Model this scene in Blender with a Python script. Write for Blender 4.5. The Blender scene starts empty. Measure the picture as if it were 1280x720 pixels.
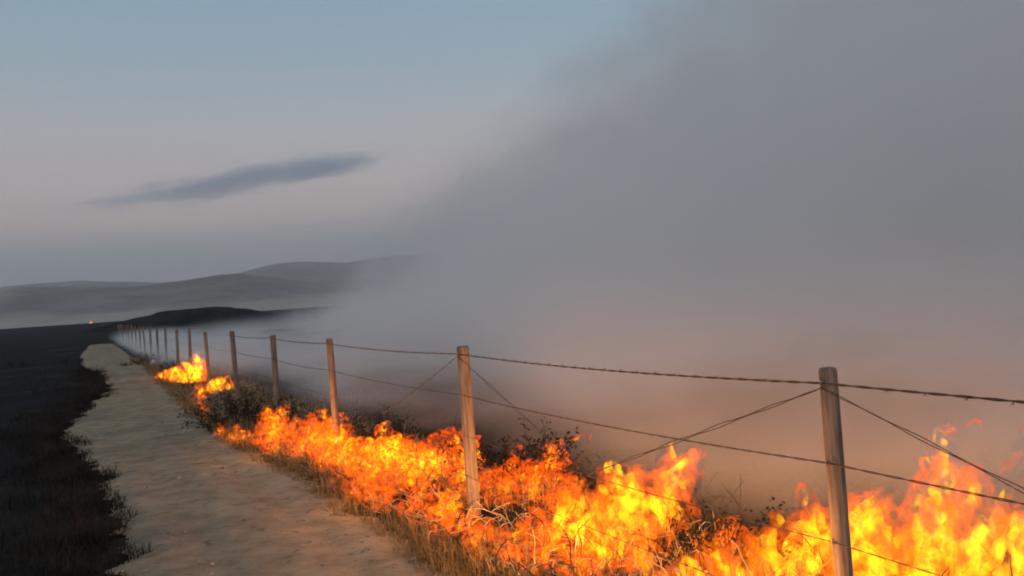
import bpy, math
import numpy as np
from mathutils import Matrix, Vector, Euler

sc = bpy.context.scene
col = sc.collection
rng = np.random.default_rng(11)
rad = math.radians

# ------------------------------------------------------------------ camera
CAM_H = 1.68
FPX = 1108.0                     # focal length in pixels of the 1280 wide photograph
cam_data = bpy.data.cameras.new("camera")
cam_data.sensor_width = 36.0
cam_data.lens = 36.0 * FPX / 1280.0
cam_data.clip_start = 0.05
cam_data.clip_end = 30000.0
cam = bpy.data.objects.new("camera", cam_data)
col.objects.link(cam)
CAM_ROT = Matrix.Rotation(rad(90.31), 3, 'X') @ Matrix.Rotation(rad(-4.0), 3, 'Z')
cam.matrix_world = Matrix.Translation((0, 0, CAM_H)) @ CAM_ROT.to_4x4()
sc.camera = cam

# ------------------------------------------------------------------ world and sun
world = bpy.data.worlds.new("World")
sc.world = world
world.use_nodes = True
wn, wl = world.node_tree.nodes, world.node_tree.links
wn.clear()
w_out = wn.new("ShaderNodeOutputWorld")
w_bg = wn.new("ShaderNodeBackground")
w_sky = wn.new("ShaderNodeTexSky")
w_sky.sky_type = 'NISHITA'
w_sky.sun_disc = False
SUN_EL, SUN_AZ = 3.0, 200.0      # low sun behind the photographer
w_sky.sun_elevation = rad(SUN_EL)
w_sky.sun_rotation = rad(SUN_AZ)
w_sky.air_density = 1.0
w_sky.dust_density = 1.5
w_sky.ozone_density = 2.0
w_bg.inputs["Strength"].default_value = 0.15
# dusk tint by elevation only: blue-grey overhead, a pale rosy belt, slate by the horizon
w_tc = wn.new("ShaderNodeTexCoord")
w_sep = wn.new("ShaderNodeSeparateXYZ")
w_ramp = wn.new("ShaderNodeValToRGB")
w_mul = wn.new("ShaderNodeMix")
w_mul.data_type = 'RGBA'; w_mul.blend_type = 'MIX'
w_mul.inputs["Factor"].default_value = 0.8
wl.new(w_tc.outputs["Generated"], w_sep.inputs[0])
wl.new(w_sep.outputs["Z"], w_ramp.inputs[0])
SKY_K = 1.42 / 0.15
stops = [(0.0, (.125, .145, .185)), (0.04, (.155, .168, .205)), (0.072, (.190, .195, .225)),
         (0.098, (.312, .268, .272)), (0.14, (.345, .302, .308)), (0.19, (.325, .318, .336)),
         (0.26, (.245, .308, .352)), (0.36, (.185, .285, .375)), (1.0, (.155, .225, .32))]
el = w_ramp.color_ramp.elements
while len(el) < len(stops):
    el.new(0.5)
for e, (p, c) in zip(el, stops):
    e.position = p
    e.color = (c[0], c[1], c[2], 1)
w_gain = wn.new("ShaderNodeVectorMath"); w_gain.operation = 'SCALE'
w_gain.inputs["Scale"].default_value = SKY_K
wl.new(w_ramp.outputs["Color"], w_gain.inputs[0])
wl.new(w_sky.outputs["Color"], w_mul.inputs[6])
wl.new(w_gain.outputs["Vector"], w_mul.inputs[7])
wl.new(w_mul.outputs[2], w_bg.inputs["Color"])
wl.new(w_bg.outputs[0], w_out.inputs["Surface"])

sun_data = bpy.data.lights.new("sun", 'SUN')
sun_data.energy = 1.2
sun_data.angle = rad(30)
sun_data.color = (1.0, 0.77, 0.58)
sun = bpy.data.objects.new("sun", sun_data)
col.objects.link(sun)
a = rad(SUN_AZ)
to_sun = Vector((math.sin(a) * math.cos(rad(SUN_EL + 9)), math.cos(a) * math.cos(rad(SUN_EL + 9)), math.sin(rad(SUN_EL + 9))))
sun.rotation_euler = to_sun.to_track_quat('Z', 'Y').to_euler()

# ------------------------------------------------------------------ render
sc.render.engine = 'CYCLES'
sc.view_settings.view_transform = 'Standard'
sc.view_settings.look = 'None'
sc.view_settings.exposure = 0.07
sc.view_settings.gamma = 1.0
cy = sc.cycles
cy.use_denoising = True
cy.use_adaptive_sampling = True
cy.adaptive_threshold = 0.04
cy.adaptive_min_samples = 24
cy.volume_bounces = 4
cy.max_bounces = 8
cy.diffuse_bounces = 3
cy.transparent_max_bounces = 48
cy.volume_step_rate = 1.0
cy.volume_max_steps = 256
cy.sample_clamp_indirect = 4.0
cy.filter_width = 1.9

# ================================================================== helpers
def ray(px, py):
    d = CAM_ROT @ Vector(((px - 640) / FPX, -(py - 360) / FPX, -1.0))
    return d.normalized()

def G(px, py, z=0.0):
    """the point of the level ground seen at a pixel of the photograph"""
    d = ray(px, py)
    k = (z - CAM_H) / d.z
    return Vector((d.x * k, d.y * k, z))

def depth(p):
    return p.y

VP = ray(100, 404)
U = Vector((VP.x, VP.y, 0)).normalized()          # along the fence, away from the camera
W = Vector((U.y, -U.x, 0))                        # across, to the right of the fence
P2 = G(592, 642)
FENCE_T = P2.dot(W)
S2 = P2.dot(U)
def ST(s, t, z=0.0):
    v = U * s + W * t
    return Vector((v.x, v.y, z))
def to_st(p):
    return p.dot(U), p.dot(W)

LAT = np.random.default_rng(5).random((64, 64, 64)).astype(np.float32)
def vnoise(x, y, z):
    xi, yi, zi = np.floor(x).astype(int), np.floor(y).astype(int), np.floor(z).astype(int)
    fx, fy, fz = x - xi, y - yi, z - zi
    fx, fy, fz = (f * f * (3 - 2 * f) for f in (fx, fy, fz))
    r = 0
    for dx in (0, 1):
        for dy in (0, 1):
            for dz in (0, 1):
                w = (fx if dx else 1 - fx) * (fy if dy else 1 - fy) * (fz if dz else 1 - fz)
                r = r + w * LAT[(xi + dx) % 64, (yi + dy) % 64, (zi + dz) % 64]
    return r
def fbm(x, y, z, o=4, g=0.5):
    x, y, z = np.asarray(x, float), np.asarray(y, float), np.asarray(z, float)
    r, a, n = 0, 1.0, 0
    for k in range(o):
        r = r + a * vnoise(x + 17.3 * k, y + 9.1 * k, z + 4.7 * k)
        n += a
        a *= g
        x, y, z = x * 2.03, y * 2.03, z * 2.03
    return r / n

def mesh_obj(name, verts, faces, mat=None, parent=None, smooth=False, kind=None, loc=None):
    me = bpy.data.meshes.new(name)
    verts = np.asarray(verts, float)
    if isinstance(faces, np.ndarray):
        nf, k = faces.shape
        me.vertices.add(len(verts)); me.vertices.foreach_set("co", verts.ravel())
        me.loops.add(nf * k); me.loops.foreach_set("vertex_index", faces.ravel().astype(np.int32))
        me.polygons.add(nf)
        me.polygons.foreach_set("loop_start", np.arange(0, nf * k, k, dtype=np.int32))
        me.update(calc_edges=True)
    else:
        me.from_pydata([tuple(v) for v in verts], [], faces)
    me.validate()
    if smooth:
        me.polygons.foreach_set("use_smooth", np.ones(len(me.polygons), bool))
    if mat:
        me.materials.append(mat)
    o = bpy.data.objects.new(name, me)
    col.objects.link(o)
    if parent:
        o.parent = parent
    if loc is not None:
        o.location = loc
    if kind:
        o["kind"] = kind
    return o

def empty(name, loc):
    o = bpy.data.objects.new(name, None)
    col.objects.link(o)
    o.location = loc
    o.empty_display_size = 0.2
    return o
def tag(o, label, cat=None, group=None):
    o["label"] = label
    if cat: o["category"] = cat
    if group: o["group"] = group
    return o

class NT:
    """small node tree helper"""
    def __init__(s, name):
        s.mat = bpy.data.materials.new(name)
        s.mat.use_nodes = True
        s.n, s.l = s.mat.node_tree.nodes, s.mat.node_tree.links
        s.n.clear()
        s.out = s.n.new("ShaderNodeOutputMaterial")
    def new(s, t, **kw):
        n = s.n.new(t)
        for k, v in kw.items():
            setattr(n, k, v)
        return n
    def link(s, a, b):
        s.l.new(a, b)
    def put(s, sock, v):
        if hasattr(v, "is_linked") or hasattr(v, "links"):
            s.l.new(v, sock)
        else:
            sock.default_value = v
    def math(s, op, a, b=None, c=None, clamp=False):
        n = s.new("ShaderNodeMath", operation=op, use_clamp=clamp)
        s.put(n.inputs[0], a)
        if b is not None: s.put(n.inputs[1], b)
        if c is not None: s.put(n.inputs[2], c)
        return n.outputs[0]
    def noise(s, vec, scale, detail=4, rough=.55, dist=0.0):
        n = s.new("ShaderNodeTexNoise")
        s.link(vec, n.inputs["Vector"])
        n.inputs["Scale"].default_value = scale
        n.inputs["Detail"].default_value = detail
        n.inputs["Roughness"].default_value = rough
        n.inputs["Distortion"].default_value = dist
        return n.outputs["Fac"]
    def ramp(s, fac, stops, interp='LINEAR'):
        n = s.new("ShaderNodeValToRGB")
        e = n.color_ramp.elements
        n.color_ramp.interpolation = interp
        while len(e) < len(stops): e.new(.5)
        for q, (p, c) in zip(e, stops):
            q.position = p
            q.color = (c, c, c, 1) if isinstance(c, (int, float)) else (*c, 1)
        s.link(fac, n.inputs[0])
        return n.outputs[0]
    def step(s, v, lo, hi, a=0.0, b=1.0):
        n = s.new("ShaderNodeMapRange", interpolation_type='SMOOTHSTEP')
        s.put(n.inputs[0], v)
        for k, q in enumerate((lo, hi, a, b)):
            s.put(n.inputs[k + 1], q)
        return n.outputs[0]
    def pos(s):
        return s.new("ShaderNodeNewGeometry").outputs["Position"]
    def objco(s):
        return s.new("ShaderNodeTexCoord").outputs["Object"]
    def scaled(s, vec, xyz):
        n = s.new("ShaderNodeVectorMath", operation='MULTIPLY')
        s.link(vec, n.inputs[0]); n.inputs[1].default_value = xyz
        return n.outputs[0]
    def mixc(s, f, a, b):
        n = s.new("ShaderNodeMix", data_type='RGBA')
        s.put(n.inputs[0], f)
        s.put(n.inputs[6], a if not isinstance(a, tuple) else (*a, 1))
        s.put(n.inputs[7], b if not isinstance(b, tuple) else (*b, 1))
        return n.outputs[2]
    def principled(s, color, rough=.9, bump=None, bump_d=.02, bump_s=.6, spec=.2):
        b = s.new("ShaderNodeBsdfPrincipled")
        s.put(b.inputs["Base Color"], color if not isinstance(color, tuple) else (*color, 1))
        s.put(b.inputs["Roughness"], rough)
        b.inputs["Specular IOR Level"].default_value = spec
        if bump is not None:
            n = s.new("ShaderNodeBump")
            n.inputs["Strength"].default_value = bump_s
            n.inputs["Distance"].default_value = bump_d
            s.link(bump, n.inputs["Height"])
            s.link(n.outputs[0], b.inputs["Normal"])
        s.link(b.outputs[0], s.out.inputs["Surface"])
        return b

# ================================================================== materials
def mat_burnt():
    m = NT("burnt_ground")
    p = m.pos()
    n1 = m.noise(p, .35, 5, .6); n2 = m.noise(p, 5, 5, .65); n3 = m.noise(p, 28, 4, .6)
    c = m.ramp(n1, [(.3, (.007, .007, .008)), (.52, (.012, .011, .011)), (.62, (.024, .022, .017)), (.75, (.034, .030, .022))])
    c2 = m.mixc(m.step(n2, .56, .72), c, (.04, .034, .028))
    c3 = m.mixc(m.step(n3, .68, .78), c2, (.075, .070, .066))
    m.principled(c3, .95, n3, .03, .8, .05)
    return m.mat
def mat_path():
    m = NT("dirt_path")
    p = m.pos()
    n1 = m.noise(p, .55, 4, .55); n2 = m.noise(p, 3.2, 6, .65); n3 = m.noise(p, 38, 4, .6); n4 = m.noise(p, 9, 4, .6, .6)
    c = m.ramp(n2, [(.28, (.225, .154, .094)), (.5, (.345, .240, .146)), (.72, (.445, .315, .200))])
    c = m.mixc(m.step(n1, .45, .7, 0, .55), c, (.155, .123, .092))
    c = m.mixc(m.step(n4, .54, .74, 0, .65), c, (.085, .066, .048))
    c = m.mixc(m.step(n3, .63, .76, 0, .8), c, (.36, .31, .255))
    c = m.mixc(m.step(n3, .36, .28, 0, .7), c, (.08, .064, .048))
    h = m.math('ADD', m.math('MULTIPLY', n2, .6), m.math('MULTIPLY', n3, .4))
    m.principled(c, .95, h, .03, .5, .08)
    return m.mat
def mat_hill():
    m = NT("hill_grass")
    p = m.pos()
    n1 = m.noise(m.scaled(p, (1, .5, 3)), .006, 5, .6); n2 = m.noise(p, .03, 5, .6)
    c = m.ramp(n1, [(.3, (.09, .078, .065)), (.5, (.185, .150, .122)), (.62, (.27, .212, .168)), (.75, (.34, .26, .205))])
    c = m.mixc(m.step(n2, .54, .68, 0, .6), c, (.045, .042, .038))
    sp = m.new('ShaderNodeSeparateXYZ'); m.link(p, sp.inputs[0])
    n3 = m.noise(m.scaled(p, (1, .3, 6)), .012, 4, .6)
    zz = m.math('ADD', sp.outputs[2], m.math('MULTIPLY', n3, 22.0))
    c = m.mixc(m.step(zz, 30.0, 16.0, 0, .75), c, (.46, .36, .275))
    m.principled(c, .95)
    return m.mat
def mat_wood():
    m = NT("weathered_post_wood")
    p = m.objco()
    n = m.noise(m.scaled(p, (60, 60, 3.5)), 1.0, 5, .65, .5); n2 = m.noise(p, 4, 4, .6)
    c = m.ramp(n, [(.28, (.075, .054, .044)), (.5, (.20, .148, .122)), (.72, (.30, .225, .188))])
    c = m.mixc(m.step(n2, .5, .72, 0, .6), c, (.15, .118, .10))
    m.principled(c, .85, n, .006, .9, .2)
    return m.mat
def mat_simple(name, c1, c2, scale=20, rough=.9, spec=.1, metal=0):
    m = NT(name)
    n = m.noise(m.pos(), scale, 4, .6)
    b = m.principled(m.mixc(m.step(n, .35, .65), c1, c2), rough, None, spec=spec)
    b.inputs["Metallic"].default_value = metal
    return m.mat
M_BURNT, M_PATH, M_HILL, M_WOOD = mat_burnt(), mat_path(), mat_hill(), mat_wood()
M_WIRE = mat_simple("rusty_wire", (.06, .040, .031), (.15, .095, .07), 40, .8, .2, .2)
M_STEEL = mat_simple("galvanised_steel", (.35, .34, .33), (.5, .49, .48), 60, .45, .5, .9)
M_CHAR = mat_simple("charred_twig", (.008, .007, .007), (.035, .030, .027), 30)
M_STUBBLE = mat_simple("burnt_stubble", (.007, .007, .006), (.040, .030, .021), 2)
M_STRAW = mat_simple("dry_straw", (.15, .095, .042), (.31, .205, .095), 6)
M_PALE = mat_simple("dry_stalk", (.36, .27, .17), (.55, .45, .32), 9)
M_STONE = mat_simple("path_stone", (.16, .135, .11), (.40, .35, .30), 25)
M_ASH = mat_simple("white_ash", (.42, .41, .40), (.68, .67, .66), 40)

def mat_flame(name, warm, lo, hi, gain, scale, surf, tall=.7):
    """burning gas: it glows through its volume, in filaments; its boundary sheet glows faintly too"""
    m = NT(name)
    q = m.scaled(m.pos(), (1, 1, tall))
    n = m.noise(q, scale, 3, .62)
    v = m.step(n, lo, hi)
    v3 = m.math('POWER', v, 1.6)
    em = m.new("ShaderNodeEmission")
    em.inputs["Color"].default_value = (*warm, 1)
    m.link(m.math('MULTIPLY', v3, gain), em.inputs["Strength"])
    ab = m.new("ShaderNodeVolumeAbsorption")
    ab.inputs["Color"].default_value = (.35, .25, .2, 1)
    m.link(m.math('MULTIPLY', v3, gain * .10), ab.inputs["Density"])
    add = m.new("ShaderNodeAddShader")
    m.link(em.outputs[0], add.inputs[0]); m.link(ab.outputs[0], add.inputs[1])
    m.link(add.outputs[0], m.out.inputs["Volume"])
    es = m.new("ShaderNodeEmission")
    es.inputs["Color"].default_value = (*warm, 1)
    tr = m.new("ShaderNodeBsdfTransparent")
    mix = m.new("ShaderNodeMixShader")
    m.link(m.math('MULTIPLY', v3, surf), mix.inputs[0])
    m.link(tr.outputs[0], mix.inputs[1]); m.link(es.outputs[0], mix.inputs[2])
    m.link(mix.outputs[0], m.out.inputs["Surface"])
    m.mat.cycles.emission_sampling = 'NONE'
    m.mat.cycles.volume_step_rate = .5
    return m.mat
M_FL_OUT = mat_flame("flame_outer", (1.0, .130, .004), .47, .63, 7.0, 10, .25)
M_FL_CORE = mat_flame("flame_core", (1.0, .42, .008), .46, .64, 30.0, 11, .40)
M_FL_OUT_FINE = mat_flame("low_flame_outer", (1.0, .105, .003), .51, .63, 11.0, 17, .40, 1.0)
M_FL_CORE_FINE = mat_flame("low_flame_core", (1.0, .34, .006), .51, .64, 36.0, 18, .55, 1.0)

# ================================================================== terrain
def ground_z(s, t, r):
    z = 0.035 * (fbm(s * .5, t * .5, 0 * s, 4) - .5)
    z = z + np.clip((r - 60) / 240, 0, 1) ** 1.4 * 1.45 - np.clip((r - 330) / 400, 0, 1) * 3
    z = z + np.clip((r - 25) / 60, 0, 1) * .25 * (fbm(s * .06, t * .06, 3 + 0 * s, 3) - .5)
    return z
def gz(p):
    s, t = to_st(p)
    return float(ground_z(np.array([s]), np.array([t]), np.array([p.length]))[0])

na, R = 420, np.concatenate([np.linspace(.25, 12, 70), np.geomspace(12.3, 4200, 130)])
A = np.linspace(0, 2 * math.pi, na, endpoint=False)
rr, aa = np.meshgrid(R, A, indexing='ij')
X, Y = rr * np.sin(aa), rr * np.cos(aa)
S_, T_ = X * U.x + Y * U.y, X * W.x + Y * W.y
Z = ground_z(S_, T_, rr)
gv = np.stack([X, Y, Z], -1).reshape(-1, 3)
gv = np.vstack([gv, [[0, 0, float(Z[0].mean())]]])
i, j = np.meshgrid(np.arange(len(R) - 1), np.arange(na), indexing='ij')
j2 = (j + 1) % na
gf = np.stack([i * na + j, i * na + j2, (i + 1) * na + j2, (i + 1) * na + j], -1).reshape(-1, 4)
gf = [tuple(q) for q in gf.tolist()] + [(len(gv) - 1, (k + 1) % na, k) for k in range(na)]
mesh_obj("ground", gv, gf, M_BURNT, smooth=True, kind="structure")

def edge_pts(px):
    q = sorted(to_st(G(x, y)) for x, y in px)
    return np.array([a_ for a_, _ in q]), np.array([b_ for _, b_ in q])
EL = edge_pts([(165, 760), (155, 720), (138, 690), (140, 650), (126, 600), (97, 562), (78, 545), (104, 516), (118, 503), (134, 490), (131, 470), (108, 462), (100, 447), (112, 434)])
ER = edge_pts([(172, 452), (205, 482), (246, 520), (300, 562), (400, 612), (470, 660), (560, 712)])
PATH_TR = float(ER[1].mean())
def path_edge(s):
    s = np.asarray(s, float)
    n = lambda f, k, amp: amp * (fbm(s * f, k + 0 * s, 2 + 0 * s, 3, .6) - .5)
    tl = np.interp(s, *EL) + n(2.6, 8, .30) + n(9, 5, .22)
    tr = np.interp(s, *ER) + n(2.4, 31, .25) + n(9, 35, .12)
    return tl, np.maximum(tr, tl + .4)
print("EL", EL, "ER", ER)
ps = np.concatenate([np.arange(-3, 14, .05), np.arange(14, 40, .15), np.arange(40, EL[0][-1] + 1.0, .3)])
tl, tr = path_edge(ps)
nc = 36
fr = np.linspace(0, 1, nc)
pt = tl[:, None] + (tr - tl)[:, None] * fr[None]
pS = np.repeat(ps[:, None], nc, 1)
px_, py_ = pS * U.x + pt * W.x, pS * U.y + pt * W.y
pr = np.hypot(px_, py_)
edge = np.minimum(np.minimum(fr, 1 - fr)[None] * (tr - tl)[:, None] / .25, 1)
pz = ground_z(pS, pt, pr) + .006 + .030 * edge + .025 * (fbm(pS * 1.3, pt * 2.2, 7 + 0 * pt, 4) - .5) * edge
pz -= .025 * edge * (np.exp(-((fr - .3) / .1) ** 2) + np.exp(-((fr - .74) / .1) ** 2))[None]
pz = np.maximum(pz, ground_z(pS, pt, pr) + .005) + np.clip(pr / 60, 0, 1.5) * .05
pv = np.stack([px_, py_, pz], -1).reshape(-1, 3)
i, j = np.meshgrid(np.arange(len(ps) - 1), np.arange(nc - 1), indexing='ij')
pf = np.stack([i * nc + j, i * nc + j + 1, (i + 1) * nc + j + 1, (i + 1) * nc + j], -1).reshape(-1, 4)
mesh_obj("path", pv, pf, M_PATH, smooth=True, kind="structure")

def ridge(name, pts, r0, width, seed, lo):
    """a hill ridge whose skyline follows the photograph's where it shows and rolls on beyond"""
    az, h = [], []
    for x, y in pts:
        d = ray(x, y)
        az.append(math.atan2(d.x, d.y)); h.append(r0 * d.z / math.hypot(d.x, d.y) + CAM_H)
    az, h = np.array(az), np.array(h)
    T = np.linspace(-1.5, 1.9, 520)
    hh = np.interp(T, az, h, left=np.nan, right=np.nan)
    roll = lo * (.55 + .9 * fbm(T * 5, 0 * T + seed, 0 * T, 3))
    w = np.clip(1 - np.maximum(az[0] - T, T - az[-1]) / .25, 0, 1); w = w * w * (3 - 2 * w)
    hh = np.where(np.isnan(hh), np.where(T < az[0], h[0], h[-1]), hh)
    hh = hh * w + roll * (1 - w)
    hh = hh + lo * .05 * (fbm(T * 60, 0 * T + seed, 0 * T, 3) - .5)
    k = np.linspace(0, 1, 40)
    prof = np.sin(np.clip(k * 1.25, 0, 1) * math.pi / 2) ** 1.25
    prof[k > .8] = np.cos((k[k > .8] - .8) / .2 * math.pi / 2) ** .8
    v = []
    for ti, th in enumerate(T):
        r = r0 - width * .8 + k * width
        z = hh[ti] * prof * (1 + .10 * (fbm(np.full(40, th * 22), r * .004, np.full(40, seed + 1.0), 4) - .5) * np.sin(np.clip(k * 1.25, 0, 1) * math.pi)) - 3
        v.append(np.stack([r * math.sin(th), r * math.cos(th), z], -1))
    n = 40
    i, j = np.meshgrid(np.arange(len(T) - 1), np.arange(n - 1), indexing='ij')
    f = np.stack([i * n + j, i * n + j + 1, (i + 1) * n + j + 1, (i + 1) * n + j], -1).reshape(-1, 4)
    return mesh_obj(name, np.vstack(v), f, M_HILL, smooth=True, kind="structure")
ridge("hill", [(-60, 372), (0, 364), (20, 358), (100, 357), (170, 357), (230, 349), (270, 343), (300, 340), (340, 346), (400, 352)], 1500, 800, 2.0, 45)
ridge("hill", [(260, 350), (340, 330), (380, 326), (430, 328), (480, 321), (510, 318), (560, 316), (640, 312)], 2700, 900, 6.0, 110)

# burnt knoll behind the far end of the fence
kv, kf = [], []
nk, mk = 60, 26
c0 = G(240, 412).normalized() * 150
for ii in range(nk):
    for jj in range(mk):
        u_, v_ = ii / (nk - 1) * 2 - 1, jj / (mk - 1) * 2 - 1
        x, y = c0.x + u_ * 7.0 + v_ * 2, c0.y + v_ * 22
        e = max(0, 1 - u_ * u_) * max(0, 1 - v_ * v_)
        tilt = 2.5 + .8 * u_
        z = 1.0 + e ** .5 * tilt + 1.1 * e ** .5 * (float(fbm(np.array([x * .3]), np.array([y * .3]), np.array([1.]), 4)[0]) - .5)
        kv.append((x, y, z - .9))
for ii in range(nk - 1):
    for jj in range(mk - 1):
        kf.append((ii * mk + jj, (ii + 1) * mk + jj, (ii + 1) * mk + jj + 1, ii * mk + jj + 1))
mesh_obj("knoll", kv, kf, M_BURNT, smooth=True, kind="structure")

# ================================================================== fence
def tube(pts, r, seg=6, cap=True):
    pts = [Vector(p) for p in pts]
    v, f = [], []
    rs = r if isinstance(r, (list, tuple)) else [r] * len(pts)
    for k, p in enumerate(pts):
        d = (pts[min(k + 1, len(pts) - 1)] - pts[max(k - 1, 0)]).normalized()
        a1 = d.orthogonal().normalized() if abs(d.z) > .9 else d.cross(Vector((0, 0, 1))).normalized()
        a2 = d.cross(a1)
        for q in range(seg):
            an = 2 * math.pi * q / seg
            v.append(p + (a1 * math.cos(an) + a2 * math.sin(an)) * rs[k])
    for k in range(len(pts) - 1):
        for q in range(seg):
            q2 = (q + 1) % seg
            f.append((k * seg + q, k * seg + q2, (k + 1) * seg + q2, (k + 1) * seg + q))
    if cap:
        f.append(tuple(range(seg - 1, -1, -1)))
        f.append(tuple((len(pts) - 1) * seg + q for q in range(seg)))
    return v, f
def join(parts):
    V, F = [], []
    for v, f in parts:
        o = len(V)
        V += [tuple(p) for p in v]
        F += [tuple(i + o for i in q) for q in f]
    return V, F

# spacing from the measured pixel columns of the posts
cols = [1045, 580, 412, 338, 288, 254, 231, 215, 201]
def s_of(px):      # distance along the fence line where a pixel column meets it half way up
    best = None
    lo, hi = 0.5, 200
    for _ in range(60):
        m_ = (lo + hi) / 2
        p = ST(m_, FENCE_T, .65) - Vector((0, 0, CAM_H))
        c = CAM_ROT.transposed() @ p
        x = 640 + FPX * c.x / -c.z if c.z < 0 else 9999
        if x > px: lo = m_
        else: hi = m_
    return lo
S = [s_of(c + 6) for c in cols]
step_s = float(np.polyfit(range(len(S)), S, 1)[0])
while len(S) < 20:
    S.append(S[-1] + step_s * float(rng.uniform(.92, 1.08)))
S = [S[0] - step_s] + S
print("FENCE t", FENCE_T, "S", [round(x, 2) for x in S], "path right", PATH_TR)

fence = empty("wire_fence", ST(S[1], FENCE_T, 0))
tag(fence, "wire fence on wooden posts running beside the burning dirt path", "fence")
POST_H, WZ = 1.30, [1.243, .93, .62, .31]
post_xf = []
for k, s in enumerate(S):
    seg = 14 if k < 8 else 8
    rd = .041 * float(rng.uniform(.94, 1.1))
    if k == 1: rd = .037
    if k == 2: rd = .045
    zs = [-.25, 0, .2, .45, .7, .95, 1.15, POST_H - .012, POST_H]
    hgt = POST_H * float(rng.uniform(.975, 1.03)) if k > 3 else POST_H
    ph = rng.uniform(0, 6, 3)
    v, f = [], []
    for z in zs:
        ch = .85 if z == POST_H else 1
        for q in range(seg):
            an = 2 * math.pi * q / seg
            r_ = rd * ch * (1 + .07 * math.sin(2 * an + ph[0]) + .05 * math.sin(3 * an + ph[1] + z) - .10 * max(0, math.cos(an * 1 + ph[2])) ** 8) * (1.05 - .05 * z / POST_H)
            v.append((r_ * math.cos(an), r_ * math.sin(an), z * hgt / POST_H))
    for b in range(len(zs) - 1):
        for q in range(seg):
            q2 = (q + 1) % seg
            f.append((b * seg + q, b * seg + q2, (b + 1) * seg + q2, (b + 1) * seg + q))
    f.append(tuple((len(zs) - 1) * seg + q for q in range(seg)))
    f.append(tuple(range(seg - 1, -1, -1)))
    p = ST(s, FENCE_T)
    p.z = gz(p)
    post = mesh_obj("post", v, f, M_WOOD, fence, smooth=False)
    post.location = p - fence.location
    lean = {1: (.0, -.004), 2: (.012, 0), 3: (-.02, 0), 4: (.02, .01)}.get(k, tuple(rng.uniform(-.025, .025, 2)))
    post.rotation_euler = (lean[0], lean[1], float(rng.uniform(0, 6)) if k > 2 else 0)
    post_xf.append((p, rd))
    if k < 8:           # staples that hold the wires
        side = -W
        for z in WZ:
            c = side * (rd * 1.04)
            vv, ff = tube([c + Vector((0, 0, z + .012)), c + side * .010 + Vector((0, 0, z + .008)), c + side * .010 + Vector((0, 0, z - .008)), c + Vector((0, 0, z - .012))], .002, 5)
            st = mesh_obj("staple", vv, ff, M_STEEL, post)
            st.rotation_euler = (0, 0, -post.rotation_euler.z)
        if k in (1, 2):
            vv, ff = tube([side * (rd * .8), side * (rd + .006)], .008, 8)
            bo = mesh_obj("bolt", vv, ff, M_STEEL, post, loc=(0, 0, POST_H - .05))

def strand(a_, b_, sag, n):
    out = []
    for q in range(n + 1):
        u_ = q / n
        p = a_.lerp(b_, u_)
        p.z -= sag * 4 * u_ * (1 - u_)
        out.append(p)
    return out
def wire_at(k, z):
    p, rd = post_xf[k]
    return p + -W * (rd + .007) + Vector((0, 0, z)) - fence.location
for z in WZ:
    parts = []
    for k in range(len(S) - 1):
        near = k < 5
        pts = strand(wire_at(k, z), wire_at(k + 1, z), float(rng.uniform(.008, .03)), 24 if near else 6)
        d = (pts[-1] - pts[0]).normalized()
        if near:     # two strands twisted round each other, with barbs
            L = (pts[-1] - pts[0]).length
            nn = int(L / .03)
            a_tw = .0028 if z > .9 else .0015
            for sgn in (0, math.pi):
                tw = []
                for q in range(nn + 1):
                    u_ = q / nn * (len(pts) - 1)
                    i0 = min(int(u_), len(pts) - 2)
                    p = pts[i0].lerp(pts[i0 + 1], u_ - i0)
                    an = q * .9 + sgn
                    tw.append(p + W * (a_tw * math.cos(an)) + Vector((0, 0, a_tw * math.sin(an))))
                parts.append(tube(tw, .0026 if z > 1.2 else .0020 if z > .9 else .0014, 4))
            if z > 1.2 or z == .31:
                for q in range(1, int(L / .16)):
                    p = pts[0].lerp(pts[-1], q * .16 / L)
                    p.z -= 0.02 * 4 * (q * .16 / L) * (1 - q * .16 / L)
                    for an in (.6, 2.2):
                        e = (W * math.cos(an) + Vector((0, 0, math.sin(an)))) * .011
                        parts.append(tube([p - e + d * .003, p + e - d * .003], .0015, 3))
        else:
            parts.append(tube(pts, .0019, 4))
    v, f = join(parts)
    mesh_obj("wire", v, f, M_WIRE, fence)
for k in range(len(S) - 1):          # a pair of brace wires in each bay, meeting on the third strand
    if k > 2: break
    mid = (wire_at(k, .62) + wire_at(k + 1, .62)) / 2 - Vector((0, 0, .02))
    for e in ((k, k + 1) if k < 2 else (k,)):
        parts = []
        for off in (-.003, .003):
            pts = strand(wire_at(e, 1.225), mid, float(rng.uniform(-.01, .015)), 40)
            parts.append(tube([p + W * (off * math.cos(q * .8)) + Vector((0, 0, off * math.sin(q * .8))) for q, p in enumerate(pts)], .0021, 4))
        v, f = join(parts)
        mesh_obj("brace_wire", v, f, M_WIRE, fence)

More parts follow.
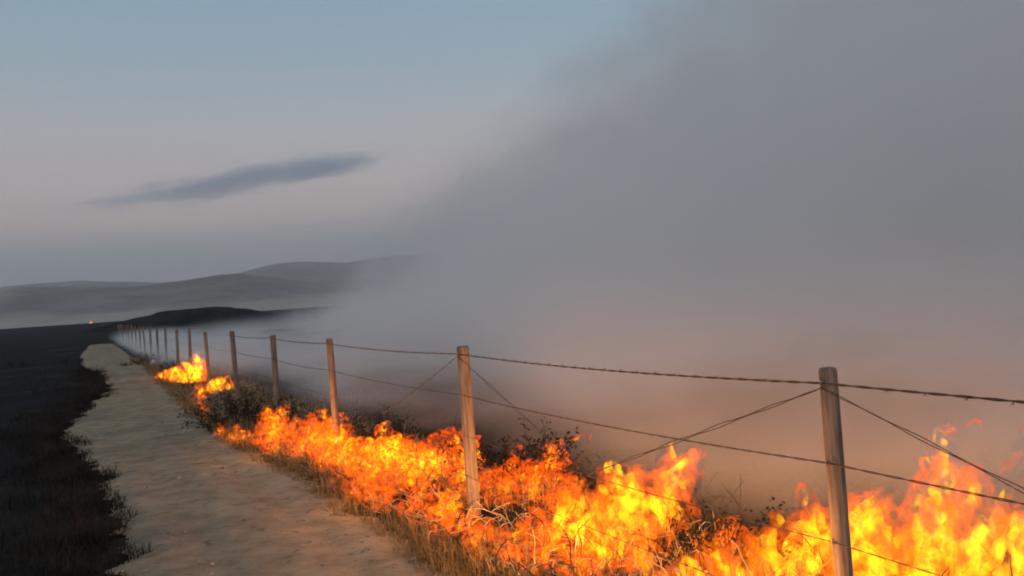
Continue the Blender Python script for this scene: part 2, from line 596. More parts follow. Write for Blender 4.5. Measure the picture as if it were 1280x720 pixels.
# ================================================================== grass and litter
def blades(n, pos_fn, h, w, lean, zfun=None, seed=0, curl=.5):
    g = np.random.default_rng(seed)
    P = pos_fn(n, g)
    n = len(P)
    an = g.uniform(0, 2 * math.pi, n)
    hh = g.uniform(h[0], h[1], n) * g.uniform(.6, 1, n)
    ww = g.uniform(w[0], w[1], n)
    ln = g.uniform(lean[0], lean[1], n)
    d = np.stack([np.cos(an), np.sin(an), 0 * an], -1)
    an2 = an + g.uniform(-.6, .6, n) + math.pi / 2
    sd = np.stack([np.cos(an2), np.sin(an2), 0 * an], -1) * (ww / 2)[:, None]
    up = np.array([0, 0, 1.0])
    m1 = P + d * (ln * hh * .35)[:, None] + up * (hh * .6)[:, None]
    t1 = P + d * (ln * hh * (1 + curl * .4))[:, None] + up * (hh * (1 - .25 * curl * ln))[:, None]
    P = P - up * .02
    V = np.stack([P - sd, P + sd, m1 + sd * .8, m1 - sd * .8, t1], 1).reshape(-1, 3)
    b = np.arange(n)[:, None] * 5
    F = np.concatenate([b + np.array([[0, 1, 2]]), b + np.array([[0, 2, 3]]), b + np.array([[3, 2, 4]])])
    return V, F
def on_ground(s, t):
    x, y = s * U.x + t * W.x, s * U.y + t * W.y
    return np.stack([x, y, ground_z(s, t, np.hypot(x, y))], -1)

def left_edge_pos(n, g):           # scorched tufts that fringe the path
    s = 1.2 + 34 * g.random(n) ** 1.9
    tl, _ = path_edge(s)
    clump = fbm(s * 2.2, 0 * s + 40, 0 * s, 2)
    t = tl - np.abs(g.normal(0, .45, n)) + .16 * (clump - .42) * 2.5
    return on_ground(s, t)
def left_field_pos(n, g):
    s = -1 + 45 * g.random(n) ** 1.7
    t = -.1 - 16 * g.random(n) ** 1.6
    k = fbm(s * .8, t * .8, 0 * s, 3) > .47
    s, t = s[k], t[k]
    tl, _ = path_edge(s)
    k = t < tl - .05
    return on_ground(s[k], t[k])
v1, f1 = blades(26000, left_edge_pos, (.04, .15), (.004, .010), (.1, 1.0), seed=1)
mesh_obj("scorched_verge_grass", v1, f1, M_STUBBLE, kind="stuff")
v1, f1 = blades(26000, left_field_pos, (.03, .14), (.004, .012), (.1, 1.1), seed=2)
mesh_obj("burnt_stubble", v1, f1, M_STUBBLE, kind="stuff")

def right_pos(n, g):
    s = 1.5 + 40 * g.random(n) ** 1.6
    _, tr = path_edge(s)
    wdt = (FENCE_T + .9 - tr)
    t = tr - .05 + wdt * g.random(n) ** 1.25
    k = fbm(s * 1.7, t * 1.7, 5 + 0 * s, 3) > .42
    return on_ground(s[k], t[k])
v1, f1 = blades(36000, right_pos, (.05, .30), (.003, .007), (.1, .9), seed=3)
mesh_obj("dry_verge_grass", v1, f1, M_STRAW, kind="stuff")

def right_edge_pos(n, g):
    s = 1.5 + 30 * g.random(n) ** 1.7
    _, tr = path_edge(s)
    t = tr - .12 + .4 * g.random(n) ** 1.4
    return on_ground(s, t)
v1, f1 = blades(16000, right_edge_pos, (.03, .16), (.003, .006), (.1, .9), seed=4)
mesh_obj("dry_edge_grass", v1, f1, M_STRAW, kind="stuff")

# curled dry stalks catching the firelight
g = np.random.default_rng(9)
parts = []
for q in range(1500):
    s = 2.0 + 20 * g.random() ** 1.3
    _, tr = path_edge(np.array([s]))
    t = float(tr[0]) + .1 + (FENCE_T + .7 - float(tr[0])) * g.random()
    p = Vector(on_ground(np.array([s]), np.array([t]))[0])
    an, L = g.uniform(0, 6.28), g.uniform(.10, .34)
    d = Vector((math.cos(an), math.sin(an), g.uniform(.3, 1.6))).normalized()
    pts = [p]
    for e in range(5):
        d = (d + Vector(g.normal(0, .38, 3)) + Vector((0, 0, -.12))).normalized()
        pts.append(pts[-1] + d * L / 5)
        if pts[-1].z < .01: pts[-1].z = .015
    parts.append(tube(pts, [.0042, .004, .0036, .003, .0024, .0015], 3, False))
v1, f1 = join(parts)
mesh_obj("dry_stalks", v1, f1, M_PALE, kind="stuff")

# small stones on the path
g = np.random.default_rng(21)
parts = []
for q in range(420):
    s = 1.6 + 22 * g.random() ** 1.6
    a_, b_ = path_edge(np.array([s]))
    t = float(a_[0]) + (float(b_[0]) - float(a_[0])) * g.random()
    p = Vector(on_ground(np.array([s]), np.array([t]))[0]) + Vector((0, 0, .03))
    r_ = g.uniform(.006, .022) * (1.5 if g.random() < .08 else 1)
    v = []
    for lat in (-.6, .25, .8):
        for q2 in range(5):
            an = q2 * 1.257 + lat
            k = math.sqrt(1 - lat * lat) * r_ * g.uniform(.75, 1.25)
            v.append(p + Vector((k * math.cos(an), k * math.sin(an), lat * r_ * .6)))
    f = [(b * 5 + q2, b * 5 + (q2 + 1) % 5, (b + 1) * 5 + (q2 + 1) % 5, (b + 1) * 5 + q2) for b in range(2) for q2 in range(5)] + [(10, 11, 12, 13, 14)]
    parts.append((v, f))
v1, f1 = join(parts)
mesh_obj("path_gravel", v1, f1, M_STONE, kind="stuff")

# ------------------------------------------------------------------ charred shrubs
def shrub(loc, wid, hgt, n, seed, label, leaf=.5, group=None):
    g = np.random.default_rng(seed)
    loc = Vector(loc); loc.z = gz(loc)
    root = empty("charred_shrub", loc)
    tag(root, label, "shrub", group)
    tw, lv, lf = [], [], []
    for q in range(n):
        an = g.uniform(0, 6.28); k = math.sqrt(g.random())
        b = Vector((math.cos(an) * k * wid * .32, math.sin(an) * k * wid * .32, -.02))
        d = Vector((math.cos(an) * k * 1.1, math.sin(an) * k * 1.1, g.uniform(.5, 1.2))).normalized()
        L = hgt * g.uniform(.6, 1.15)
        pts, rs = [b], [.006 * (1 + hgt)]
        for e in range(6):
            d = (d + Vector(g.normal(0, .28, 3))).normalized()
            pts.append(pts[-1] + d * L / 6)
            rs.append(rs[0] * (1 - (e + 1) / 7))
            if e > 1:
                for z_ in range(int(4 * leaf + .5)):
                    c = pts[-1] + Vector(g.normal(0, hgt * .07, 3))
                    if c.z < .01: c.z = .01
                    e1 = Vector(g.normal(0, 1, 3)).normalized() * hgt * g.uniform(.03, .07)
                    e2 = e1.cross(Vector(g.normal(0, 1, 3))).normalized() * hgt * g.uniform(.01, .025)
                    o = len(lv); lv += [c - e1, c + e2, c + e1, c - e2]; lf.append((o, o + 1, o + 2, o + 3))
        tw.append(tube(pts, rs, 4, False))
    v, f = join(tw)
    mesh_obj("twigs", v, f, M_CHAR, root, kind="stuff")
    mesh_obj("foliage", lv, lf, M_STUBBLE, root, kind="stuff")
    return root
shrub(G(112, 500), 1.1, .32, 46, 1, "low charred tussock bulging onto the pale dirt path", 1.4)
shrub(G(60, 520), 1.3, .26, 40, 12, "flat scorched tussock in the black field beside the path", 1.4)
shrub(G(300, 532), 1.7, .50, 60, 2, "wide black scorched bush below a gap in the flames", 1.6)
shrub(G(272, 540), .7, .26, 30, 3, "small blackened tuft with embers on the path edge", 1.4)
shrub(G(655, 600), .9, .52, 40, 4, "dark smouldering bush just behind the bolted post", 1.4)
shrub(G(478, 560), .8, .46, 34, 5, "grey smoking bush standing behind the flame row", 1.2)
shrub(G(905, 700), .8, .36, 40, 6, "low red-lit bush between the two biggest blazes", 1.2)
shrub(G(180, 456), 1.9, .5, 44, 7, "black scrub speckled with white ash at the distant fence foot", 1.4)
shrub(G(215, 462), 1.2, .4, 34, 8, "small charred scrub ahead of the most distant flames", 1.4)

for q, (tx_, ty_, tw_, th_) in enumerate([(92, 560, .7, .2), (118, 600, .6, .2), (122, 640, .5, .2), (128, 672, .5, .18), (112, 470, 1.2, .34), (85, 455, 1.6, .36), (60, 490, 1.5, .3), (40, 545, 1.0, .24), (20, 460, 2.0, .4), (50, 590, .8, .2)]):
    shrub(G(tx_, ty_), tw_, th_, 34, 40 + q, "blackened low tussock in the burnt strip left of the path", 1.6, "burnt tussocks left of the path")
g = np.random.default_rng(77)
parts = []
for q in range(900):
    s = 2.2 + 20 * g.random() ** 1.3
    _, tr = path_edge(np.array([s]))
    t = float(tr[0]) + .25 + (FENCE_T + 1.6 - float(tr[0])) * g.random()
    p = Vector(on_ground(np.array([s]), np.array([t]))[0])
    an, L = g.uniform(0, 6.28), g.uniform(.12, .34)
    d = Vector((math.cos(an), math.sin(an), g.uniform(.4, 2.0))).normalized()
    pts = [p]
    for e in range(5):
        d = (d + Vector(g.normal(0, .35, 3))).normalized()
        pts.append(pts[-1] + d * L / 5)
        if pts[-1].z < .01: pts[-1].z = .015
    parts.append(tube(pts, [.006, .0055, .005, .004, .003, .002], 3, False))
v1, f1 = join(parts)
mesh_obj("charred_twigs", v1, f1, M_CHAR, kind="stuff")

# ================================================================== fire
def surface_nets(f, iso, org, h):
    nx, ny, nz = f.shape
    ins = f > iso
    cnt = np.zeros((nx - 1, ny - 1, nz - 1), int)
    acc = np.zeros((nx - 1, ny - 1, nz - 1, 3)); num = np.zeros((nx - 1, ny - 1, nz - 1))
    cor = [(a_, b_, c_) for a_ in (0, 1) for b_ in (0, 1) for c_ in (0, 1)]
    sl = lambda q: (slice(q[0], nx - 1 + q[0]), slice(q[1], ny - 1 + q[1]), slice(q[2], nz - 1 + q[2]))
    for q in cor:
        cnt += ins[sl(q)]
    act = (cnt > 0) & (cnt < 8)
    for p in cor:
        for ax in range(3):
            if p[ax] == 1: continue
            q = list(p); q[ax] = 1
            f0, f1 = f[sl(p)], f[sl(q)]
            cr = (f0 > iso) != (f1 > iso)
            with np.errstate(divide='ignore', invalid='ignore'):
                t = np.where(cr, (iso - f0) / (f1 - f0), 0)
            for d in range(3):
                acc[..., d] += np.where(cr, p[d] + (t if d == ax else 0), 0)
            num += cr
    idx = -np.ones(act.shape, int)
    ii = np.argwhere(act)
    idx[act] = np.arange(len(ii))
    V = org + (ii + acc[act] / num[act][:, None]) * h
    F = []
    for ax in range(3):
        o1, o2 = [(1, 2), (2, 0), (0, 1)][ax]
        A0 = np.take(ins, range(0, ins.shape[ax] - 1), ax); A1 = np.take(ins, range(1, ins.shape[ax]), ax)
        e = np.argwhere(A0 != A1)
        ok = (e[:, o1] > 0) & (e[:, o2] > 0) & (e[:, o1] < f.shape[o1] - 1) & (e[:, o2] < f.shape[o2] - 1)
        e = e[ok]
        if not len(e): continue
        fl = ins[tuple(e.T)]
        def cell(d1, d2):
            c = e.copy(); c[:, o1] -= d1; c[:, o2] -= d2
            return idx[tuple(c.T)]
        a0, b0, c0_, d0 = cell(1, 1), cell(0, 1), cell(0, 0), cell(1, 0)
        q = np.where(fl[:, None], np.stack([a0, b0, c0_, d0], -1), np.stack([a0, d0, c0_, b0], -1))
        F.append(q)
    F = np.concatenate(F) if F else np.zeros((0, 4), int)
    return V, F[(F >= 0).all(1)]

def islands(V, F, least):
    """each separate tongue as a mesh of its own; specks are dropped"""
    par = np.arange(len(V))
    E = np.concatenate([F[:, [0, 1]], F[:, [1, 2]], F[:, [2, 3]]])
    while True:
        a_, b_ = par[E[:, 0]], par[E[:, 1]]
        m_ = a_ != b_
        if not m_.any(): break
        np.minimum.at(par, np.maximum(a_, b_)[m_], np.minimum(a_, b_)[m_])
        while True:
            pp = par[par]
            if (pp == par).all(): break
            par = pp
    ids, cnt = np.unique(par, return_counts=True)
    order = ids[np.argsort(-cnt)]
    big = dict(zip(ids, cnt))
    out = []
    for q, r_ in enumerate(order):
        if q and big[r_] < least: break
        vm = par == r_
        new = np.cumsum(vm) - 1
        out.append((V[vm], new[F[vm[F[:, 0]]]]))
    return out
def fire(label, tongues, voxel, seed, light, lz=.35, ns=1.0, amp=.9, levels=(.10, .42, .74), group=None, name="flames", lean=.25, lift=0.0):
    """tongues: (base pixel x, base pixel y, height in pixels, half width in pixels, push back in metres)"""
    g = np.random.default_rng(seed)
    if ns > 1.05: amp *= 1.35
    T = []
    for (px, py, hp, wp, back) in tongues:
        b = G(px, py)
        d = Vector((b.x, b.y, 0)).normalized()
        b = b + d * back
        b.z = gz(b) + lift
        k = b.y / FPX
        T.append((b, hp * k * .87, wp * k * 1.2))
    org = sum((t[0] for t in T), Vector()) / len(T)
    org.z = min(t[0].z for t in T)
    mx = max(t[1] for t in T) * 1.35; mr = max(t[2] for t in T) * 2.2
    lo = np.array([min(t[0].x for t in T) - mr, min(t[0].y for t in T) - mr, org.z - voxel])
    hi = np.array([max(t[0].x for t in T) + mr + mx * lean, max(t[0].y for t in T) + mr, max(t[0].z for t in T) + mx])
    n = np.ceil((hi - lo) / voxel).astype(int) + 1
    x, y, z = (lo[d] + np.arange(n[d]) * voxel for d in range(3))
    f = np.full(tuple(n), -1.2, np.float32)
    for (b, h_, w_) in T:
        l1, l2 = g.uniform(-.05, lean * 1.6), g.uniform(-.12, .12)
        a1, a2, sw = g.uniform(0, 6.28), g.uniform(0, 6.28), w_ * g.uniform(.15, .5)
        ix = np.where(np.abs(x - b.x) < w_ * 2 + h_ * .5)[0]; iy = np.where(np.abs(y - b.y) < w_ * 2 + h_ * .3)[0]
        iz = np.where(z < b.z + h_ * 1.3)[0]
        if not (len(ix) and len(iy) and len(iz)): continue
        sx, sy, sz = slice(ix[0], ix[-1] + 1), slice(iy[0], iy[-1] + 1), slice(iz[0], iz[-1] + 1)
        xx, yy, zz = np.meshgrid(x[sx], y[sy], z[sz], indexing='ij')
        u = np.clip((zz - b.z) / h_, -.05, 1.4)
        ax = b.x + l1 * h_ * u + sw * np.sin(u * 5 + a1) * u
        ay = b.y + l2 * h_ * u + sw * .6 * np.sin(u * 4 + a2) * u
        r = w_ * np.clip(1.05 - u, .03, 2) ** .55 * (.75 + .6 * np.sin(np.clip(u * 2.2 + .4, 0, 3.1)))
        e = 1 - np.hypot(xx - ax, yy - ay) / r
        e = np.where(u > 1.0, -1.2, e)
        f[sx, sy, sz] = np.maximum(f[sx, sy, sz], np.maximum(e, -1.2).astype(np.float32))
    near = f > -1.15
    xx, yy, zz = np.meshgrid(x, y, z, indexing='ij')
    q = (xx[near], yy[near], zz[near])
    wx = fbm(q[0] * 3 * ns, q[1] * 3 * ns, q[2] * 2 * ns + seed, 2) - .5
    wy = fbm(q[0] * 3 * ns + 31, q[1] * 3 * ns, q[2] * 2 * ns + seed, 2) - .5
    nz_ = fbm(q[0] * 5.5 * ns + wx * 5.0 + seed * 3, q[1] * 5.5 * ns + wy * 5.0, (q[2] * 4.4) * ns + wx * 3.4, 4, .58) - .5
    hgt = np.clip((q[2] - org.z) / mx, 0, 1)
    f[near] += (amp * 2.2 * nz_ * (.75 + .8 * hgt)).astype(np.float32)
    for ax_ in range(3):
        for e in (0, -1):
            s_ = [slice(None)] * 3; s_[ax_] = e
            f[tuple(s_)] = -2
    root = empty(name, org)
    tag(root, label, "fire", group)
    o3 = np.array(org)
    for lv, mat, nm in zip((levels[0], levels[2]), (M_FL_OUT_FINE, M_FL_CORE_FINE) if ns > 1.05 else (M_FL_OUT, M_FL_CORE), ("outer_flame", "flame_core")):
        V, F = surface_nets(f, lv, lo, voxel)
        if len(F) < 12: continue
        for Vc, Fc in islands(V, F, 40):
            mesh_obj(nm, Vc - o3, Fc, mat, root, smooth=True)
    if light:
        for (lx, ly, lzz, en) in light:
            p = G(lx, ly)
            ld = bpy.data.lights.new("fire_light", 'POINT')
            ld.energy = en
            ld.color = (1.0, .40, .09)
            ld.shadow_soft_size = .22
            lo_ = bpy.data.objects.new("fire_light", ld)
            col.objects.link(lo_)
            lo_.parent = root
            lo_.location = Vector((p.x, p.y, gz(p) + lzz)) - org
    return root

def scatter(x0, x1, y_of, hp, wp, n, seed, back=(0, 0), dy=14):
    g = np.random.default_rng(seed)
    out = []
    for q in range(n):
        x = g.uniform(x0, x1)
        out.append((x, y_of(x) + g.uniform(-dy, dy), g.uniform(*hp), g.uniform(*wp), g.uniform(*back)))
    return out
ln = lambda xa, ya, xb, yb: (lambda x: ya + (yb - ya) * (x - xa) / (xb - xa))

LE = 2.0
# right-hand blaze, the nearest and brightest
fire("broad bright yellow blaze burning around the foot of the bolted post",
     [(960, 740, 90, 45, 0), (1010, 750, 120, 55, .1), (1070, 760, 150, 55, 0), (1120, 765, 160, 50, .1), (1000, 720, 60, 40, .3), (1080, 720, 100, 45, .4), (940, 725, 45, 35, 0)]
     + scatter(900, 1140, ln(900, 735, 1140, 765), (50, 130), (16, 36), 14, 51, (-.1, .5)), .022, 1,
     [(1000, 735, .35, 6 * LE), (1110, 745, .4, 6 * LE)])
fire("tall ragged flame licking up to the middle fence wires",
     [(1170, 770, 215, 42, .2), (1200, 765, 190, 40, .3), (1150, 770, 190, 36, .4), (1225, 760, 150, 36, .2), (1180, 740, 195, 26, .5), (1228, 750, 205, 15, .5)]
     + scatter(1150, 1250, ln(1150, 765, 1250, 770), (70, 170), (14, 28), 8, 52, (0, .5)), .022, 2,
     [(1190, 745, .55, 6 * LE)])
fire("orange flame trailing off beyond the tall ragged one",
     [(1270, 775, 150, 40, .2), (1300, 780, 140, 45, .3), (1340, 790, 150, 50, .3), (1265, 720, 60, 26, .6)]
     + scatter(1250, 1400, ln(1250, 765, 1400, 800), (60, 130), (16, 34), 9, 53, (0, .5)), .024, 3, [(1320, 770, .5, 7 * LE)])
fire("rounded yellow blaze flaring up midway between the two nearest posts",
     [(760, 705, 110, 42, 0), (800, 700, 120, 44, .2), (830, 690, 122, 30, .4), (780, 680, 95, 40, .4), (735, 690, 90, 34, .1), (840, 660, 82, 22, .8), (725, 660, 60, 26, .3)]
     + scatter(690, 860, ln(690, 690, 860, 715), (40, 100), (14, 30), 12, 54, (0, .6)), .022, 4,
     [(790, 690, .35, 12 * LE)])
fire("low deep orange fire in the gap before the broad yellow blaze",
     scatter(850, 960, ln(850, 700, 960, 735), (28, 66), (16, 30), 12, 55, (0, .7), 16), .020, 5, [(900, 705, .2, 8 * LE)], levels=(.12, .62, 1.2))
fire("small yellow fire flaring low on the path side of the fence",
     scatter(800, 960, ln(800, 730, 960, 775), (40, 72), (20, 34), 12, 56, (-.1, .2), 10) + [(915, 830, 80, 34, 0), (945, 880, 95, 36, 0)], .020, 6, [(850, 735, .25, 8 * LE), (945, 890, .42, 16 * LE)])
fire("speckled orange flames in front of the rounded yellow blaze",
     scatter(640, 800, ln(640, 690, 800, 735), (22, 55), (9, 20), 26, 57, (0, .5), 18), .016, 7, [(705, 715, .28, 12 * LE)], levels=(.14, .60, 1.15), ns=1.6)
fire("tangled orange flames right behind the second nearest post",
     scatter(600, 720, ln(600, 640, 720, 650), (26, 66), (10, 22), 24, 58, (0, .8), 26) + [(690, 610, 60, 22, .3), (700, 630, 60, 18, .3)], .018, 8, [(680, 640, .25, 10 * LE)], levels=(.14, .58, 1.05), ns=1.5)
fire("bright little flame at the foot of the second nearest post",
     [(575, 665, 34, 16, 0), (590, 660, 30, 14, 0), (560, 658, 26, 12, 0)] + scatter(540, 640, ln(540, 650, 640, 690), (16, 40), (8, 16), 12, 59, (0, .4), 8), .016, 9, [(575, 665, .28, 12 * LE)], levels=(.12, .5, .85), ns=1.6)
fire("long yellow-hearted flame row short of the second nearest post",
     [(480, 600, 58, 34, .2), (520, 605, 52, 40, .2), (550, 610, 50, 30, .4), (440, 590, 48, 26, .2), (495, 590, 40, 30, .6)]
     + scatter(420, 590, ln(420, 590, 590, 620), (22, 56), (10, 24), 24, 60, (0, 1.0), 14), .020, 10,
     [(490, 590, .3, 16 * LE), (545, 605, .3, 8 * LE)], ns=1.3)
fire("flickering orange flames creeping over dry grass to the path edge",
     scatter(430, 560, ln(430, 620, 560, 662), (16, 44), (8, 20), 34, 61, (0, .6), 18), .016, 11, [(480, 636, .28, 9 * LE)], levels=(.14, .60, 1.1), ns=1.6)
fire("ragged orange flames massed round the foot of the third post",
     scatter(330, 430, ln(330, 560, 430, 590), (24, 58), (10, 22), 34, 62, (0, 1.4), 14), .024, 12, [(380, 570, .3, 14 * LE)], levels=(.12, .52, .98), ns=1.3)
fire("little flames dotted along the bare path edge",
     scatter(268, 335, ln(268, 545, 335, 566), (10, 24), (4, 8), 14, 63, (0, .3), 5), .022, 13, [(300, 555, .15, 3 * LE)], levels=(.10, .45, .8), ns=1.5)
fire("single small flame at the foot of the fourth post",
     [(349, 524, 26, 9, 0), (354, 522, 16, 7, 0)], .025, 14, [(350, 520, .2, 2 * LE)], levels=(.10, .40, .7))
fire("leaning yellow flame between two distant fence posts",
     [(272, 490, 24, 13, 0), (284, 488, 22, 9, 0), (262, 489, 16, 10, 0), (268, 492, 18, 9, 0)], .035, 15, [(272, 485, .4, 7 * LE)], levels=(.05, .3, .55), amp=.7)
fire("pointed orange flames rising highest along the distant fence",
     [(245, 478, 44, 11, 0), (236, 478, 32, 12, 0), (225, 478, 26, 12, 0), (214, 477, 22, 11, 0), (204, 474, 16, 9, 0), (250, 476, 34, 7, 0)], .045, 16, [(235, 470, .5, 14 * LE)], levels=(.05, .3, .6), amp=.7)
fire("thin line of flame trickling down to the scorched bush",
     [(248, 500, 18, 6, 0), (252, 510, 20, 6, 0), (256, 520, 18, 6, 0), (258, 528, 16, 5, 0), (246, 492, 18, 7, 0)], .03, 17, [(252, 508, .2, 2 * LE)], levels=(.10, .45, .8))
fire("low smouldering orange flames in the grass fringe between path and second nearest post",
     scatter(590, 760, ln(590, 690, 760, 745), (18, 42), (9, 18), 30, 71, (-.1, .4), 16), .016, 41, [(640, 715, .25, 6 * LE)], levels=(.10, .56, 1.0), ns=1.6)
fire("torn scrap of flame caught in the dark smouldering bush",
     [(560, 560, 26, 16, .3), (572, 562, 22, 12, .4), (545, 560, 16, 10, .4)], .020, 18, None, levels=(.10, .5, .9), ns=1.4)
fire("torn scrap of flame floating clear above the tangled orange flames",
     [(735, 650, 13, 9, 0), (728, 650, 9, 7, 0)], .012, 31, None, levels=(.0, .4, .7), amp=.5, ns=2, name="flame_scrap", lift=.58)
fire("curled scrap of flame torn off above the middle fence wire",
     [(1201, 770, 14, 8, .4), (1232, 770, 20, 7, .4)], .012, 32, None, levels=(.0, .4, .7), amp=.5, ns=2, name="flame_scrap", lift=.80)
fire("tiny glowing fire on the skyline edge of the black field",
     [(114, 410, 3, 1.3, 0)], .07, 19, None, levels=(-.1, 0, 9), amp=.3)

# white ash
for q, (ax, ay, lab) in enumerate([(192, 456, "larger white ash heap on the black scrub at the distant fence foot"),
                                   (206, 454, "smaller white ash heap next to the most distant flames")]):
    p = G(ax, ay); p.z = gz(p)
    g = np.random.default_rng(q + 70)
    V, F = [], []
    for b in range(5):
        for e in range(9):
            an = e * 2 * math.pi / 9
            k = (.12 - .03 * q) * math.cos(b / 4 * 1.45) * g.uniform(.6, 1.35)
            V.append((k * math.cos(an), k * math.sin(an), .02 + .16 * math.sin(b / 4 * 1.5) * g.uniform(.8, 1.2)))
    F = [(b * 9 + e, b * 9 + (e + 1) % 9, (b + 1) * 9 + (e + 1) % 9, (b + 1) * 9 + e) for b in range(4) for e in range(9)] + [tuple(36 + e for e in range(9))]
    o = mesh_obj("ash_heap", V, F, M_ASH, loc=p)
    tag(o, lab, "ash")

# ================================================================== smoke, cloud, haze
def box(name, lo, hi, mat, kind):
    v = [(x, y, z) for x in (lo[0], hi[0]) for y in (lo[1], hi[1]) for z in (lo[2], hi[2])]
    f = [(0, 1, 3, 2), (4, 6, 7, 5), (0, 4, 5, 1), (2, 3, 7, 6), (0, 2, 6, 4), (1, 5, 7, 3)]
    return mesh_obj(name, v, f, mat, kind=kind)

SM = NT("drifting_smoke")
p = SM.objco()                          # object axes: x across the fence, downwind; y along it; z up
sep = SM.new("ShaderNodeSeparateXYZ"); SM.link(p, sep.inputs[0])
tx0, sy, hz = sep.outputs
tx = SM.math('SUBTRACT', tx0, 1.3)
n_big = SM.noise(SM.scaled(p, (1, .8, 1)), .07, 3, .55)
n_small = SM.noise(p, .20, 3, .6)
amp = SM.math('MINIMUM', SM.math('ADD', 1.5, SM.math('MULTIPLY', tx, .70)), 24.0)
rise = SM.math('ADD', SM.math('MULTIPLY', tx, .06), SM.math('MULTIPLY', SM.math('MAXIMUM', SM.math('SUBTRACT', tx, SM.step(sy, 16.0, 52.0, 0.0, 11.5)), 0.0), SM.step(sy, 16.0, 52.0, .50, .78)))
lid = SM.math('ADD', rise, SM.math('MULTIPLY', SM.math('SUBTRACT', n_big, .5), amp))
lid = SM.math('ADD', lid, 1.0)
d_ = SM.math('SUBTRACT', lid, hz)
body = SM.step(d_, 0.0, SM.math('ADD', 1.2, SM.math('MULTIPLY', tx, .20)))
near = SM.step(SM.math('ADD', SM.math('SUBTRACT', tx, SM.step(sy, 15.0, 5.0, 0.0, .5)), SM.step(sy, 18.0, 34.0, 0.0, 1.1)), 0.0, 1.1)
far = SM.step(sy, 92.0, 55.0)
low = SM.math('ADD', SM.math('ADD', .62, SM.math('MULTIPLY', SM.step(hz, 7.0, 0.0), .6)), SM.math('MULTIPLY', SM.step(hz, 2.2, .3), 2.6))
lump = SM.step(n_small, .38, .62, .10, 2.0)
dens = SM.math('MULTIPLY', SM.math('MULTIPLY', body, near), SM.math('MULTIPLY', SM.math('MULTIPLY', low, lump), far))
dens = SM.math('MULTIPLY', dens, .068)
vol = SM.new("ShaderNodeVolumePrincipled")
vol.inputs["Color"].default_value = (.985, .965, .945, 1)
vol.inputs["Anisotropy"].default_value = .1
SM.link(dens, vol.inputs["Density"])
SM.link(vol.outputs[0], SM.out.inputs["Volume"])
SM.mat.cycles.volume_step_rate = .5
L_T, L_S0, L_S1, L_H = 95.0, -35.0, 96.0, 62.0
# a wedge: starts low at the fence, rises downwind
prof = [(0.05, .02), (L_T, .02), (L_T, L_H), (L_T * .62, L_H), (.05, 2.6)]
v = [(a_, L_S0, b_) for a_, b_ in prof] + [(a_, L_S1, b_) for a_, b_ in prof]
nn = len(prof)
f = [tuple(range(nn)), tuple(range(2 * nn - 1, nn - 1, -1))] + [(q, (q + 1) % nn + 0, (q + 1) % nn + nn, q + nn)[::-1] for q in range(nn)]
sm = mesh_obj("smoke", v, f, SM.mat, kind="stuff")
sm.matrix_world = Matrix(((W.x, U.x, 0, W.x * (FENCE_T - 1.0)), (W.y, U.y, 0, W.y * (FENCE_T - 1.0)), (0, 0, 1, 0), (0, 0, 0, 1)))
tag(sm, "grey smoke drifting up and away from the burning fence line")

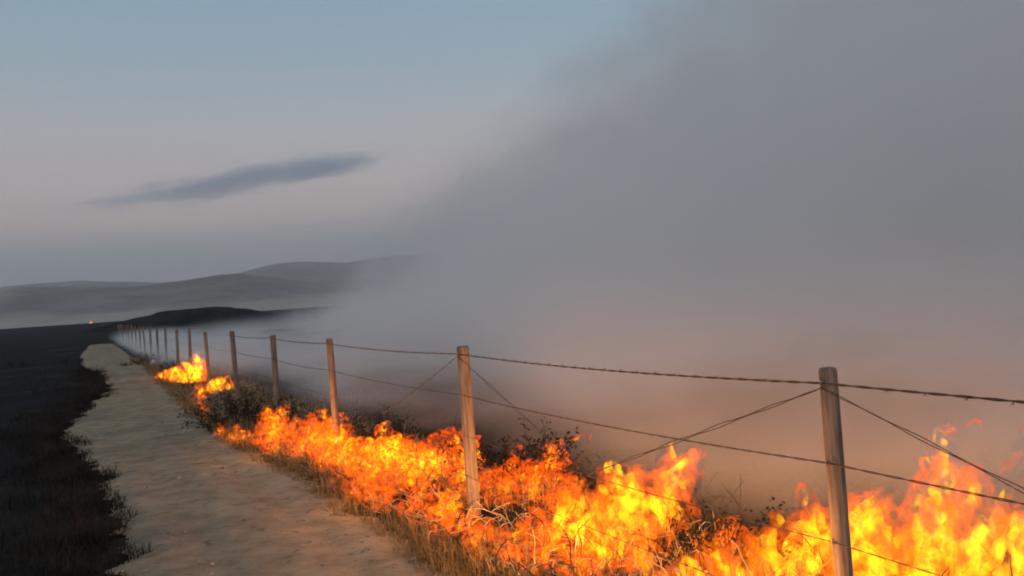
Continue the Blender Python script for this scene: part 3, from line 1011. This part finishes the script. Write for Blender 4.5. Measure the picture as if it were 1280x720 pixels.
# streak clouds
def streak(label, p0, p1, seed, thick, dens, hh):
    A_, B_ = ray(*p0), ray(*p1)
    RC = 7000.0
    pa, pb = A_ * (RC / math.hypot(A_.x, A_.y)), B_ * (RC / math.hypot(B_.x, B_.y))
    cc = (pa + pb) / 2; ex = (pb - pa); hl = ex.length / 2; ex.normalize()
    ey = Vector((0, 0, 1)).cross(ex).normalized(); ez = ex.cross(ey)
    CL = NT("cloud_vapour")
    p = CL.objco()
    sep = CL.new("ShaderNodeSeparateXYZ"); CL.link(p, sep.inputs[0])
    cx, cyy, cz = sep.outputs
    off = CL.new("ShaderNodeVectorMath", operation='ADD'); CL.link(p, off.inputs[0]); off.inputs[1].default_value = (seed * 1000.0, 0, seed * 700.0)
    nb = CL.noise(CL.scaled(off.outputs[0], (.20, .4, 1.0)), .0155, 5, .66, .5)
    nl = CL.noise(CL.scaled(off.outputs[0], (1, .3, .3)), .0016, 2, .5)
    base = CL.math('MULTIPLY', CL.math('SUBTRACT', nl, .5), 130.0)
    th = CL.math('MULTIPLY', CL.math('MULTIPLY', CL.step(cx, -hl * 1.05, hl * .1), CL.step(cx, hl, hl * .45)), thick)
    e = CL.math('SUBTRACT', th, CL.math('ABSOLUTE', CL.math('ADD', cz, base)))
    e = CL.math('ADD', e, CL.math('MULTIPLY', CL.math('SUBTRACT', nb, .53), 330.0))
    den = CL.math('MULTIPLY', CL.step(e, 0.0, 70.0), CL.step(CL.math('ABSOLUTE', cyy), 420.0, 150.0))
    den = CL.math('MULTIPLY', den, CL.step(CL.math('ABSOLUTE', cx), hl, hl * .65))
    den = CL.math('MULTIPLY', den, CL.step(CL.math('ABSOLUTE', cz), hh, hh * .6))
    den = CL.math('MULTIPLY', den, dens)
    cv = CL.new("ShaderNodeVolumePrincipled")
    cv.inputs["Color"].default_value = (.56, .64, .76, 1)
    CL.link(den, cv.inputs["Density"])
    CL.link(cv.outputs[0], CL.out.inputs["Volume"])
    CL.mat.cycles.volume_step_rate = .4
    cl = box("cloud", (-hl * 1.02, -430, -hh), (hl * 1.02, 430, hh), CL.mat, "stuff")
    cl.matrix_world = Matrix(((ex.x, ey.x, ez.x, cc.x), (ex.y, ey.y, ez.y, cc.y), (ex.z, ey.z, ez.z, cc.z + CAM_H), (0, 0, 0, 1)))
    tag(cl, label)
streak("slate blue streak of cloud above the hills", (10, 276), (520, 188), 0.0, 105.0, .0031, 240.0)
streak("faint mauve cloud band low over the hills", (250, 296), (620, 250), 3.0, 50.0, .0010, 130.0)

HZ = NT("dusk_haze")
hv = HZ.new("ShaderNodeVolumePrincipled")
hv.inputs["Color"].default_value = (.86, .88, .92, 1)
hv.inputs["Density"].default_value = .00027
HZ.link(hv.outputs[0], HZ.out.inputs["Volume"])
box("haze", (-4300, -4300, -8), (4300, 4300, 190), HZ.mat, "stuff")
